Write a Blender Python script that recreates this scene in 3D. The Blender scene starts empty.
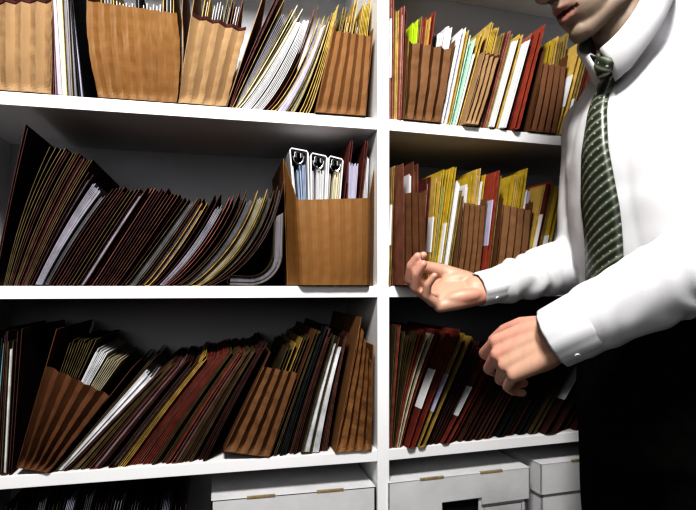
import bpy, bmesh, math, random
from mathutils import Vector, Matrix, noise
random.seed(7)
DBG = False
C = bpy.context.scene.collection
PI = math.pi
# ------------------------------------------------------------------ camera geometry (metres, z up; y into the shelves)
TH = math.radians(13.1); FPX = 550.0
CX, CY, CZ = -0.3225, -1.112, 1.05
ST, CT = math.sin(TH), math.cos(TH)
def W(u, v, y):
    """point at depth y seen at photo pixel (u, v): used only to measure sizes off the photo"""
    a = (u - 348) / FPX
    dx, dy = ST + a * CT, CT - a * ST
    t = (y - CY) / dy
    return Vector((CX + t * dx, y, CZ + t * (286 - v) / FPX))
# the right-hand bay stands a few degrees out of line with the left one; it is laid out square and then turned about its inner front corner
DEL = math.radians(4.0); PIV = (.026, 0.0)
MAIN = (CX, CY, TH)
def rotp(x, y, a):
    dx, dy = x - PIV[0], y - PIV[1]
    return PIV[0] + dx * math.cos(a) - dy * math.sin(a), PIV[1] + dx * math.sin(a) + dy * math.cos(a)
def frame(right):
    global CX, CY, TH, ST, CT
    CX, CY, TH = MAIN
    if right: CX, CY = rotp(MAIN[0], MAIN[1], -DEL); TH = MAIN[2] + DEL
    ST, CT = math.sin(TH), math.cos(TH)
def turn(objs):
    R = Matrix.Translation((PIV[0], PIV[1], 0)) @ Matrix.Rotation(DEL, 4, 'Z') @ Matrix.Translation((-PIV[0], -PIV[1], 0))
    for o in objs:
        if o.parent is None:
            m = R @ Matrix.Translation(o.location); o.location = m.translation; o.rotation_euler = (0, 0, DEL)
        else: o.data.transform(R)
def K(R, U, Z):
    return Vector((CX + Z * ST + R * CT, CY + Z * CT - R * ST, CZ + U))
cam = bpy.data.cameras.new('camera'); co = bpy.data.objects.new('camera', cam); C.objects.link(co)
co.location = (CX, CY, CZ); co.rotation_euler = (PI / 2, 0, -TH)
cam.sensor_width = 36; cam.lens = FPX / 696 * 36; cam.shift_y = 31 / 696; cam.clip_start = 0.02
bpy.context.scene.camera = co

# ------------------------------------------------------------------ materials
MATS = {}; ALLRGB = {}
def mat(name, col, rough=0.7, var=0.15, scale=25, bump=0.0, bscale=60, stretch=(1, 1, 1), spec=0.3, metal=0.0, col2=None):
    if name in MATS: return MATS[name]
    ALLRGB[name] = col
    m = bpy.data.materials.new(name); m.use_nodes = True; nt = m.node_tree; N = nt.nodes; L = nt.links
    b = N['Principled BSDF']; b.inputs['Roughness'].default_value = rough
    b.inputs['Specular IOR Level'].default_value = spec; b.inputs['Metallic'].default_value = metal
    tc = N.new('ShaderNodeTexCoord'); mp = N.new('ShaderNodeMapping'); mp.inputs['Scale'].default_value = stretch
    L.new(tc.outputs['Object'], mp.inputs['Vector'])
    nz = N.new('ShaderNodeTexNoise'); nz.inputs['Scale'].default_value = scale; nz.inputs['Detail'].default_value = 5
    L.new(mp.outputs['Vector'], nz.inputs['Vector'])
    rp = N.new('ShaderNodeValToRGB'); rp.color_ramp.elements[0].position = 0.3; rp.color_ramp.elements[1].position = 0.7
    c2 = col2 if col2 else tuple(min(1, c * (1 + var)) for c in col)
    rp.color_ramp.elements[0].color = (*[c * (1 - var) for c in col], 1); rp.color_ramp.elements[1].color = (*c2, 1)
    L.new(nz.outputs['Fac'], rp.inputs['Fac']); L.new(rp.outputs['Color'], b.inputs['Base Color'])
    if bump:
        n2 = N.new('ShaderNodeTexNoise'); n2.inputs['Scale'].default_value = bscale; n2.inputs['Detail'].default_value = 4
        L.new(mp.outputs['Vector'], n2.inputs['Vector'])
        bp = N.new('ShaderNodeBump'); bp.inputs['Strength'].default_value = bump; bp.inputs['Distance'].default_value = 0.004
        L.new(n2.outputs['Fac'], bp.inputs['Height']); L.new(bp.outputs['Normal'], b.inputs['Normal'])
    MATS[name] = m
    return m
white = mat('white_melamine', (.86, .86, .87), .45, .03, 6)
PAL = {
    'maroon': mat('maroon_card', (.14, .045, .038), .75, .25, 30),
    'brown': mat('redbrown_card', (.19, .085, .055), .75, .25, 30),
    'rose': mat('rose_card', (.33, .145, .115), .75, .2, 30),
    'red': mat('red_card', (.30, .08, .05), .7, .2, 30),
    'manila': mat('manila_card', (.50, .37, .13), .7, .18, 30),
    'yellow': mat('yellow_card', (.47, .36, .06), .7, .15, 30),
    'olive': mat('olive_card', (.27, .21, .085), .75, .25, 30),  # olive card, serving also as manila with shade put into its colour
    'white': mat('white_paper', (.66, .66, .67), .7, .06, 90, stretch=(1, .1, .1)),
    'cream': mat('cream_paper', (.66, .62, .48), .7, .1, 90, stretch=(1, .1, .1)),
    'grey': mat('grey_paper', (.34, .33, .36), .7, .2, 90, stretch=(1, .1, .1)),
    'lilac': mat('lilac_paper', (.46, .44, .54), .7, .12, 90, stretch=(1, .1, .1)),
    'mint': mat('mint_paper', (.50, .68, .58), .7, .05, 40),
    'blue': mat('blue_paper', (.38, .44, .55), .7, .1, 40),
    'teal': mat('teal_paper', (.25, .47, .48), .7, .1, 40),
    'lime': mat('lime_card', (.55, .72, .05), .7, .1, 40),
    'green': mat('green_card', (.05, .22, .05), .7, .1, 40),
    'black': mat('black_card', (.02, .02, .024), .6, .2, 40),
    'kraft': mat('kraft_board', (.24, .135, .065), .7, .14, 10, .4, 60, stretch=(1, 1, .2)),
    'tan': mat('tan_kraft_board', (.34, .235, .14), .65, .12, 12, .4, 35, stretch=(1, 1, .3)),
    'dkraft': mat('dark_kraft_board', (.15, .078, .042), .75, .16, 14, .4, 60, stretch=(1, 1, .25)),
    'mkraft': mat('brown_kraft_board', (.185, .105, .055), .7, .15, 12, .4, 60, stretch=(1, 1, .22)),
    'bin': mat('bin_kraft_board', (.23, .128, .052), .55, .16, 8, .3, 90, stretch=(1, 1, .15)),
    'tape': mat('maroon_tape', (.09, .035, .035), .7, .2, 40),
    'kraftedge': mat('raw_cardboard', (.33, .26, .16), .8, .2, 80),
}
def desat(c, k, s): 
    g = sum(c) / 3; return tuple((g + (x - g) * s) * k for x in c)
def dim(n, c): PAL['d_' + n] = mat('dim_' + n, c, .8, .25, 30)  # darkened copy of a card colour, with the shelf's shade put in
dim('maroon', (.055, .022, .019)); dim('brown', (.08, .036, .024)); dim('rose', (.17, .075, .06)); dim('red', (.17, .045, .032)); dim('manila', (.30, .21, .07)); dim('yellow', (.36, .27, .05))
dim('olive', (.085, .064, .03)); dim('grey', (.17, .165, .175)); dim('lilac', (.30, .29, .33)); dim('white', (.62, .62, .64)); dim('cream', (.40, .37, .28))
COLNAME = dict(maroon='maroon', brown='red-brown', rose='rose', red='red', manila='manila', yellow='yellow', olive='olive', white='white', cream='cream',
               grey='grey', lilac='lilac', mint='mint green', blue='blue', teal='teal', lime='lime green', green='green', black='black')

RGB = {k: ALLRGB[m.name] for k, m in PAL.items() if m.name in ALLRGB}
# ------------------------------------------------------------------ object helpers
def obj(name, bm, m, parent=None, smooth=False):
    me = bpy.data.meshes.new(name); bmesh.ops.recalc_face_normals(bm, faces=bm.faces[:]); bm.to_mesh(me); bm.free()
    for mm in (m if isinstance(m, (list, tuple)) else [m]): me.materials.append(mm)
    if smooth:
        for p in me.polygons: p.use_smooth = True
    o = bpy.data.objects.new(name, me); C.objects.link(o)
    if parent is not None: o.parent = parent; o.matrix_parent_inverse = Matrix.Translation(-Vector(parent.location))
    return o
def thing(name, label, cat, loc, group=None):
    o = bpy.data.objects.new(name, None); C.objects.link(o); o.location = loc; o.empty_display_size = .05
    o['label'] = label; o['category'] = cat
    if group: o['group'] = group
    return o
def struct(name, bm, m):
    o = obj(name, bm, m); o['kind'] = 'structure'; o['label'] = name.replace('_', ' '); return o
def box(bm, a, b, bevel=0.0):
    vs = [bm.verts.new((x, y, z)) for x in (a[0], b[0]) for y in (a[1], b[1]) for z in (a[2], b[2])]
    fs = [bm.faces.new([vs[i] for i in q]) for q in ((0, 1, 3, 2), (4, 6, 7, 5), (0, 4, 5, 1), (2, 3, 7, 6), (0, 2, 6, 4), (1, 5, 7, 3))]
    if bevel:
        es = list({e for f in fs for e in f.edges})
        bmesh.ops.bevel(bm, geom=es, offset=bevel, segments=2, affect='EDGES', profile=.6)
    return bm
def ribbon(bm, pts, th, y0, y1, edge=0):
    """sheet: polyline pts [(x,z)] thickened th, running from depth y0 to y1"""
    n = len(pts); L = []; R = []
    for i, p in enumerate(pts):
        a = pts[max(0, i - 1)]; b = pts[min(n - 1, i + 1)]
        d = Vector((b[0] - a[0], b[1] - a[1]))
        if d.length < 1e-7: d = Vector((0, 1))
        d.normalize(); nx, nz = -d.y, d.x
        L.append((p[0] + nx * th / 2, p[1] + nz * th / 2)); R.append((p[0] - nx * th / 2, p[1] - nz * th / 2))
    g = []
    for k, (l, r) in enumerate(zip(L, R)):
        yy0 = y0(k / (n - 1)) if callable(y0) else y0
        g.append([bm.verts.new((l[0], yy0, l[1])), bm.verts.new((r[0], yy0, r[1])), bm.verts.new((r[0], y1, r[1])), bm.verts.new((l[0], y1, l[1]))])
    for i in range(n - 1):
        for k in range(4):
            f = bm.faces.new([g[i][k], g[i][(k + 1) % 4], g[i + 1][(k + 1) % 4], g[i + 1][k]])
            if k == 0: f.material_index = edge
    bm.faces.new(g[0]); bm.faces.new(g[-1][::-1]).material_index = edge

ORD = 'first second third fourth fifth sixth seventh eighth ninth tenth eleventh twelfth thirteenth fourteenth fifteenth sixteenth seventeenth eighteenth nineteenth twentieth'.split()
ORD += ['twenty-' + w for w in ORD[:9]] + ['thirtieth'] + ['thirty-' + w for w in ORD[:9]]
PENDING = []      # (object, description, place) -> labels are written once all of a row stand

def curve_of(key, zs, y):
    (ub, vb), (uc, vc), (ut, vt) = key
    B = W(ub, 0, y); c = W(uc, vc, y); T = W(ut, vt, y)
    return (B.x, zs), (c.x, c.z), (T.x, T.z)
def lerp(a, b, t): return a + (b - a) * t
DIM = ['']
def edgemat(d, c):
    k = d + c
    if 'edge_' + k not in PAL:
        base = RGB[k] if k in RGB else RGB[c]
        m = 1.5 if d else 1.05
        PAL['edge_' + k] = mat('lit_cut_edge_' + k, tuple(min(.9, x * m + .02) for x in base), .8, .3, 60)  # paler cut edge, brightened further as if catching the light
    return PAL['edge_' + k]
class Fan:
    """keys: leaning lines measured off the photo; files stand between two of them"""
    def __init__(s, keys, zs, y=0.0, place='', y1=.29):
        s.k = []; s.zs = zs; s.place = place; s.y1 = y1; s.d = DIM[0]; s.yb = y
        for k in keys:
            if len(k) == 3: (ub, ut, vt), uc, vc = (k[0], k[1], k[2]), None, None
            else: ub, ut, vt, uc, vc = k
            if uc is None:
                B = W(ub, 0, y); T = W(ut, vt, y); s.k.append(((B.x, zs), ((B.x + T.x) / 2, (zs + T.z) / 2), (T.x, T.z)))
            else: s.k.append(curve_of(((ub, 0), (uc, vc), (ut, vt)), zs, y))
    def pt(s, t, q):
        t = max(0, min(len(s.k) - 1.0001, t)); i = int(t); f = t - i
        P = [tuple(lerp(s.k[i][j][c], s.k[i + 1][j][c], f) for c in (0, 1)) for j in range(3)]
        if q <= 1:
            return tuple((1 - q) ** 2 * P[0][c] + 2 * q * (1 - q) * P[1][c] + q * q * P[2][c] for c in (0, 1))
        d = [P[2][c] - P[1][c] for c in (0, 1)]
        return tuple(P[2][c] + d[c] * 2 * (q - 1) for c in (0, 1))
    def line(s, t, q0, q1, n=9):
        o = [s.pt(t, q0 + (q1 - q0) * i / n) for i in range(n + 1)]
        return [(x, max(z, s.zs + .0012)) for x, z in o]
def folder(F, t0, t1, cov='maroon', sh='white', n=3, top=1.0, yo=0.0, th=.0014, pt=.0011, label=None, tab=None, cov2=None, shtop=.95, desc=None, kind=None):
    """two covers joined by a fold at the foot, sheets between them, optional sticker and tab"""
    y0 = .004 + yo + F.yb; y1 = min(F.y1, y0 + .285)
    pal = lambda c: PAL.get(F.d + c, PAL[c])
    mid = (t0 + t1) / 2
    bx = F.pt(mid, 0)[0]
    if cov: nm, cat = ('file_folder', 'folder')
    else: nm, cat = ('paper_bundle', 'papers')
    r = thing(nm, '', cat, (bx, y0, F.zs)); 
    j = random.uniform(-.006, .006)
    lift = .004
    if cov:
        bm = bmesh.new()
        A = F.line(t0, .0, top - random.uniform(.0, .03)); B = F.line(t1, .0, top)
        # fold: the two legs meet in a rounded foot
        A = [(x, z) for x, z in A]; B = [(x, z) for x, z in B]
        foot = [((A[0][0] * (1 - f) + B[0][0] * f), F.zs + th * .6 + .0) for f in (.25, .5, .75)]
        A[0] = (A[0][0], max(A[0][1], F.zs + th * .6 + .0015)); B[0] = (B[0][0], max(B[0][1], F.zs + th * .6 + .0015))
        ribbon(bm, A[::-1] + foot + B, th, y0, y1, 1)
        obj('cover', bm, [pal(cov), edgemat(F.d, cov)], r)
        if cov2:
            bm = bmesh.new(); ribbon(bm, F.line(lerp(t0, t1, .8), .02, top * 1.01), th, y0 + .002, y1); obj('inner_cover', bm, pal(cov2), r)
    if n:
        bm = bmesh.new(); ys = y0 + ((.014 if F.d and n < 3 else .006) if cov else 0)
        lo = .12 if cov else .0; hi = .88 if cov else 1.0
        if cov2: hi = .68
        for i in range(n):
            f = (i + .5) / n
            tt = lerp(t0, t1, lo + (hi - lo) * f)
            tp = top * shtop - random.uniform(0, .035)
            ribbon(bm, F.line(tt, .012, tp), pt, ys + random.uniform(0, .004), y1 - .004 - random.uniform(0, .006))
        obj('sheets', bm, pal(sh), r)  # black sheets stand for papers lost in the folder's inner shade
    if label:
        q0, q1, lc = label[:3]; side = label[3] if len(label) > 3 else 0
        bm = bmesh.new()
        ln = F.line(t0, q0, q1, 5)
        w = label[4] if len(label) > 4 else .03
        ribbon(bm, [(x - th * .9, z) for x, z in ln], .0006, y0 - .0006, y0 + w)
        ribbon(bm, [(x - 0, z) for x, z in ln], th + .0016, y0 - .0010, y0 - .0001)
        o = obj('label_sticker', bm, PAL[lc], r); 
    if tab:
        a, b = tab[:2]; tc = tab[2] if len(tab) > 2 else cov
        bm = bmesh.new(); ribbon(bm, F.line(t1, top - .01, top + .055, 3), th, y0 + a, y0 + b); obj('tab', bm, PAL[tc], r)
    d = desc
    if not d:
        if cov: d = COLNAME[cov] + ' file folder' + ((' with a dark inside' if sh == 'black' else ' holding ' + COLNAME[sh] + ' sheets') if n else ' without sheets') + (' with white spine label' if label else '')
        else: d = 'bundle of ' + COLNAME[sh] + ' loose sheets'
    PENDING.append((r, d, F.place, bx))
    return r
def dense(F, t0, t1, n, choices, gap=.35, tops=(.93, 1.0), yj=.016, seed=1, **kw):
    rs = random.Random(seed)
    for i in range(n):
        a = lerp(t0, t1, i / n); b = lerp(t0, t1, (i + 1 - gap - (.12 if F.d else 0) * rs.random()) / n)
        c = rs.choice(choices); 
        folder(F, a, b, cov=c[0], sh=c[1], n=c[2], top=rs.uniform(*tops), yo=rs.uniform(0, yj), cov2=(c[3] if len(c) > 3 else None), **kw)

def pocket(stn, zs, color='kraft', pleats=4, y1=.29, amp=.010, label='', place='', covl=None, covr=None, tape=None, rise=0.0, bulge=0.0, crush=.002, name='file_pocket', cover_col=None, seed=0, rows=30, cut=.6):
    """stn: stations (u_foot, u_top, v_top, y) across the front gusset; covl/covr: (u_top, v_top) of the taller board at either side"""
    st = []
    for s_ in stn:
        ub, ut, vt, y = s_[:4]; dz = s_[4] if len(s_) > 4 else 0
        B = W(ub, 0, y); T = W(ut, vt, y); st.append((B.x, zs + .0015 + dz, T.x, T.z, y))
    cxm = sum(s[0] for s in st) / len(st)
    r = thing(name, label, 'file pocket', (cxm, st[0][4], zs))
    n = pleats * 4; bm = bmesh.new(); G = []
    seg = [0]
    for a, b in zip(st, st[1:]): seg.append(seg[-1] + math.hypot(b[2] - a[2] + (b[0] - a[0]), b[4] - a[4]))
    for i in range(n + 1):
        f = i / n * seg[-1]; k = 0
        while k < len(seg) - 2 and f > seg[k + 1]: k += 1
        g = (f - seg[k]) / (seg[k + 1] - seg[k]); P = [lerp(st[k][c], st[k + 1][c], g) for c in range(5)]
        ph = (i % 4)
        off = (0, .55, 1, .55)[ph] * amp if 0 < i < n else 0
        col = []
        for j in range(rows + 1):
            q = j / rows
            x = lerp(P[0], P[2], q); z = lerp(P[1], P[3], q)
            side = (i / n - .5) * 2
            x += bulge * side * math.sin(PI * q)
            nv = noise.noise(Vector((x * 25, z * 18, seed * 7.3))) * crush
            nv2 = noise.noise(Vector((x * 70, z * 60, seed * 3.1))) * crush * .5
            y = P[4] + off * (1 if q > .08 else q / .08) + nv + nv2 - .004 * math.sin(PI * q)
            if q < .12: y -= (.12 - q) * .03 * 0
            col.append(bm.verts.new((x + nv2, y, z)))
        G.append(col)
    for i in range(n):
        for j in range(rows): bm.faces.new([G[i][j], G[i + 1][j], G[i + 1][j + 1], G[i][j + 1]])
    tops = [(c[-1].co.copy(), c[-3].co.copy()) for c in G]
    o = obj('gusset', bm, PAL[color], r)
    sm = o.modifiers.new('solid', 'SOLIDIFY'); sm.thickness = .0012; sm.offset = 0
    if tape:
        bm = bmesh.new(); prev = None
        for a, b in tops:
            d = (a - b) * .5
            q = [bm.verts.new(a + Vector((0, -.0014, .001))), bm.verts.new(a - d * .9 + Vector((0, -.0014, 0)))]
            if prev: bm.faces.new([prev[0], q[0], q[1], prev[1]])
            prev = q
        o = obj('edge_tape', bm, PAL[tape], r); s2 = o.modifiers.new('solid', 'SOLIDIFY'); s2.thickness = .0008
    cc = PAL[cover_col or color]
    for side, cv in ((0, covl), (-1, covr)):
        s = st[side]; sg = -1 if side == 0 else 1
        yf = s[4]
        if cv: T = W(cv[0], cv[1], yf); tx, tz = T.x, T.z
        else: tx, tz = s[2], s[3]
        bm = bmesh.new(); m_ = 8; pts = []
        for j in range(m_ + 1):
            q = j / m_; pts.append((lerp(s[0], tx, q) + sg * (.0009 + bulge * math.sin(PI * min(1, q * (tz - zs) / max(.01, s[3] - zs)))) , lerp(s[1], tz, q)))
        ribbon(bm, pts, .0016, yf + .001, y1)
        obj('side_cover', bm, cc, r)
    # foot and rear gusset
    bm = bmesh.new(); a, b = st[0], st[-1]
    z0 = zs + .0008
    vs = [bm.verts.new((a[0], a[4], max(z0, a[1]))), bm.verts.new((b[0], b[4], max(z0, b[1]))), bm.verts.new((b[0], y1, max(z0, b[1]))), bm.verts.new((a[0], y1, max(z0, a[1])))]
    bm.faces.new(vs)
    ta = bm.verts.new((a[2], y1, a[3])); tb = bm.verts.new((b[2], y1, b[3])); bm.faces.new([vs[3], vs[2], tb, ta])
    obj('rear_gusset', bm, cc, r)
    return r

# ------------------------------------------------------------------ the shelving
Z1, Z2, Z3, Z4, Z5, Z0 = CZ + .353, CZ, CZ - .345, CZ - .70, .06, CZ + .80
TK = .024; XL = -.795; DV = .026; XR = DV + .80; DEP = .32
su = thing('shelving_unit', 'white two bay shelving unit packed with paper files', 'shelves', (0, 0, 0))
def board(name, a, b, right=False):
    o = obj(name, box(bmesh.new(), a, b, .0012), white, su)
    if right: turn([o])
back = mat('grey_back_panel', (.52, .53, .56), .6, .04, 4)
board('side_panel', (XL - .025, 0, 0), (XL, DEP, Z0 + TK)); board('divider_panel', (0, 0, 0), (DV, DEP, Z0 + TK)); board('side_panel', (XR, 0, 0), (XR + .025, DEP, Z0 + TK), True)
for x0, x1, rt in ((XL, 0, False), (DV, XR, True)):
    for z in (Z0 + TK, Z1, Z2, Z3, Z4, Z5): board('shelf_board', (x0, .0005, z - TK), (x1, DEP - .012, z), rt)
    o = obj('back_panel', box(bmesh.new(), (x0, DEP - .0125, Z5 - TK), (x1, DEP, Z0 + TK)), back, su)
    if rt: turn([o])
wm = mat('wall_paint', (.55, .55, .54), .8, .03, 3); fm = mat('floor_vinyl', (.16, .155, .15), .5, .12, 12)
struct('wall_back', box(bmesh.new(), (-3.2, DEP + .075, 0), (3.2, DEP + .17, 2.7)), wm)
struct('floor', box(bmesh.new(), (-3.2, -3.2, -.1), (3.2, DEP + .17, 0)), fm)

# ------------------------------------------------------------------ top left shelf
P = 'top left shelf'
def ptext(s): return s
pocket([(-38, -42, 0, 0), (50, 52, -2, 0)], Z1, 'tan', 6, tape='tape', crush=.0028, seed=1, label='pale tan file pocket with dark taped rim at far left of top shelf', covl=(-44, -40), covr=(52, -40))
F = Fan([(-34, -38, -50), (47, 49, -50)], Z1, .02, 'in the far left tan pocket', .28)
for i, (c, s) in enumerate((('manila', 'white'), ('maroon', 'white'), ('olive', 'white'))): folder(F, .1 + i * .3, .25 + i * .3, c, s, 3)
F = Fan([(53, 49, -45), (60, 51, -45), (72, 66, -40), (86, 68, -40)], Z1, 0, P)
folder(F, 0, .45, 'maroon', 'grey', 3)
folder(F, .6, 1.1, None, 'lilac', 7, pt=.0018)
folder(F, 1.15, 1.5, None, 'cream', 4, pt=.0016)
folder(F, 1.55, 2.0, 'olive', 'grey', 5)
folder(F, 2.05, 2.35, 'black', 'grey', 3); folder(F, 2.5, 2.8, 'black', 'lilac', 3)
pocket([(99, 86, 0, 0), (177, 177, 13, 0)], Z1, 'bin', 8, amp=.004, bulge=.006, crush=.0022, seed=2, label='wide kraft brown file pocket with crumpled foot on top left shelf', covl=(84, -40), covr=(184, -40))
F = Fan([(101, 92, -40), (175, 177, -40)], Z1, .02, 'in the wide pocket of the top left shelf', .28)
folder(F, .05, .2, 'manila', 'white', 3, yo=.02)
folder(F, .22, .45, None, 'white', 6, top=.8, yo=.02, pt=.0016); folder(F, .48, .52, 'black', 'grey', 1, top=.9, yo=.02)
folder(F, .55, .80, None, 'white', 6, top=.79, yo=.02, pt=.0016); folder(F, .82, .95, 'manila', 'white', 2, yo=.02)
pocket([(178, 193, 13, 0), (226, 246, 28, 0)], Z1, 'tan', 4, amp=.010, tape='tape', crush=.003, seed=3, label='pale tan file pocket leaning right with maroon taped rim on top left shelf', covl=(199, -30), covr=(268, -20))
F = Fan([(181, 201, -8), (224, 252, -8)], Z1, .02, 'in the leaning tan pocket', .28)
folder(F, .1, .2, 'manila', 'white', 1); folder(F, .28, .5, None, 'white', 4, top=.98); folder(F, .55, .64, 'olive', 'grey', 2, top=.97); folder(F, .7, .85, 'brown', 'white', 2, top=.96)
F = Fan([(230, 280, -12, 236, 80), (238, 300, 12, 262, 80), (262, 312, 12, 292, 78), (277, 326, 14, 306, 78), (298, 334, 10, 318, 70), (312, 340, 2, 322, 90)], Z1, 0, P)
folder(F, .0, .12, 'maroon', 'grey', 1, top=1.08); folder(F, .3, .72, 'olive', 'grey', 5, top=.98)
folder(F, .80, 1.05, 'cream', 'cream', 2, top=1.03); folder(F, 1.1, 1.5, None, 'white', 6, top=1.0, pt=.0013); folder(F, 1.54, 2.0, None, 'white', 6, top=1.02, pt=.0013)
folder(F, 2.1, 2.3, 'brown', 'black', 1, top=1.08, yo=.01); folder(F, 2.62, 2.95, 'manila', 'lilac', 3, top=.99)
folder(F, 3.0, 3.4, None, 'lilac', 7, top=.97, pt=.0018); folder(F, 3.5, 3.85, 'olive', 'cream', 4, top=.99); folder(F, 4.15, 4.4, 'manila', 'grey', 1, top=.98); folder(F, 4.6, 4.8, 'manila', 'grey', 2)
pocket([(316, 334, 29, -.004), (365, 371, 36, -.004)], Z1, 'kraft', 5, amp=.008, crush=.002, seed=4, label='kraft file pocket against the divider at right end of top left shelf', covl=(336, 20), covr=(373, 28))
F = Fan([(322, 343, 6), (345, 362, 8), (362, 373, 2)], Z1, .02, 'in the pocket against the divider, top left shelf', .28)
for i, (c, s, tp) in enumerate((('olive', 'cream', 1.0), ('manila', 'white', .93), ('manila', 'grey', 1.08), ('olive', 'white', .9), ('manila', 'white', 1.05), ('yellow', 'white', 1.0), ('manila', 'grey', 1.04))):
    folder(F, .05 + i * .27, .19 + i * .27, c, s, 2, top=tp)

# ------------------------------------------------------------------ middle left shelf
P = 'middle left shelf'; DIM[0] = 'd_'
F = Fan([(-8, 25, 123, 5, 210), (-1, 33, 140, 12, 210), (6, 62, 146, 24, 205), (16, 78, 152, 42, 212), (26, 90, 162, 56, 215), (40, 104, 188, 68, 232), (66, 130, 188, 95, 238), (100, 160, 192, 128, 242),
         (126, 192, 196, 158, 244), (148, 208, 198, 180, 248), (176, 244, 194, 224, 248), (202, 268, 191, 252, 250), (216, 285, 187, 274, 256), (224, 286, 205, 292, 262), (250, 290, 226, 292, 290)], Z2, 0, P)
folder(F, 0, .25, 'maroon', 'black', 1, yo=.0)
folder(F, 1.6, 1.8, 'olive', 'lilac', 2, top=.99)
folder(F, 2.0, 2.2, 'olive', 'black', 1, top=1.0); folder(F, 2.35, 2.5, 'maroon', 'black', 1, top=.98)
folder(F, 2.7, 2.85, 'olive', 'grey', 1, top=1.0, yo=.004); folder(F, 3.0, 3.18, 'brown', 'black', 1); folder(F, 3.3, 3.42, 'maroon', 'olive', 1, yo=.006)
folder(F, 3.55, 3.72, 'brown', 'grey', 1, top=1.0); folder(F, 3.85, 4.0, 'olive', 'black', 1, top=1.03); folder(F, 4.15, 4.35, 'maroon', 'lilac', 3, top=.97)
folder(F, 4.5, 4.95, None, 'lilac', 8, top=1.0, pt=.0016, yo=.004); folder(F, 5.0, 5.2, None, 'grey', 4, top=.98, yo=.01)
dense(F, 5.28, 6.25, 4, [('brown', 'grey', 2), ('maroon', 'olive', 1), ('brown', 'lilac', 3), ('olive', 'grey', 2)], .42, (.98, 1.07), seed=3)
folder(F, 6.3, 6.5, 'brown', 'lilac', 5, top=1.03, pt=.0016)
dense(F, 6.6, 7.9, 6, [('maroon', 'black', 1), ('brown', 'black', 1), ('rose', 'grey', 1), ('maroon', 'olive', 1)], .45, (.98, 1.06), seed=5)
folder(F, 7.96, 8.42, 'olive', 'grey', 7, top=1.0, pt=.0016, desc='olive folder bulging with grey sheets above its yellow rounded fold')
folder(F, 8.55, 8.75, 'maroon', 'lilac', 4, top=1.0)
folder(F, 8.82, 9.05, 'manila', 'lilac', 4, top=.95); folder(F, 9.15, 9.3, 'maroon', 'black', 1, top=1.04); folder(F, 9.36, 9.56, None, 'lilac', 5, top=.96, pt=.0015); folder(F, 9.62, 9.72, 'rose', 'grey', 1, top=1.0)
folder(F, 9.85, 10.05, 'brown', 'grey', 2, top=1.05); folder(F, 10.15, 10.5, 'olive', 'grey', 6, top=1.0, pt=.0014); folder(F, 10.55, 10.95, 'manila', 'cream', 5, top=1.02, pt=.0014)
folder(F, 11.05, 11.35, 'olive', 'grey', 4, top=1.0); folder(F, 11.55, 11.85, 'brown', 'grey', 4, top=1.05)
F2 = Fan([(222, 284, 212, 292, 300), (232, 286, 226, 291, 290)], Z2, 0, P)
def jfolder(x0, zb, w, h, cov, sh, n, yo, desc):
    # a folder slumped into a J: foot flat on the shelf, upper half bent up against the kraft bin
    y0 = .004 + yo; r = thing('file_folder', '', 'folder', (x0, y0, Z2))
    def path(off):
        R = .066 - off; cx, cz = x0 + w - .066, Z2 + .0665
        p = [(x0 + .004, Z2 + .0015 + off), (cx - .03, Z2 + .0005 + off + .0012)]
        for i in range(9):
            a = -PI / 2 + i / 8 * (PI / 2 - .06); p.append((cx + R * math.cos(a), cz + R * math.sin(a)))
        p.append((p[-1][0] + .002, Z2 + h * (1 - off * 4)))
        return p
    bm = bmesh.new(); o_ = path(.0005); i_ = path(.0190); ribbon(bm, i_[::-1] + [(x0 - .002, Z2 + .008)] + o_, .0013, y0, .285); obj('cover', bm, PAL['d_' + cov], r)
    bm = bmesh.new()
    for i in range(n): ribbon(bm, path(.002 + i * .0165 / n), .0011, y0 + .005 + random.uniform(0, .004), .28)
    obj('sheets', bm, PAL[sh], r)
    PENDING.append((r, desc, P, x0))
xa = W(228, 0, 0).x; xb = W(283, 0, 0).x
jfolder(xa, 0, xb - xa, .150, 'olive', 'grey', 8, 0, 'olive folder slumped flat then curling up beside the kraft bin')
DIM[0] = ''
binp = pocket([(288, 285, 161, .035), (302, 297, 200, -.014), (368, 369, 198, -.014), (372, 374.5, 166, .03)], Z2, 'bin', 9, amp=.0012, crush=.0008, seed=8, bulge=.0, label='wide open kraft bin holding ring binders at right end of middle left shelf', name='file_bin', y1=.285, covl=(284, 158), covr=(375, 163))
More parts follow.
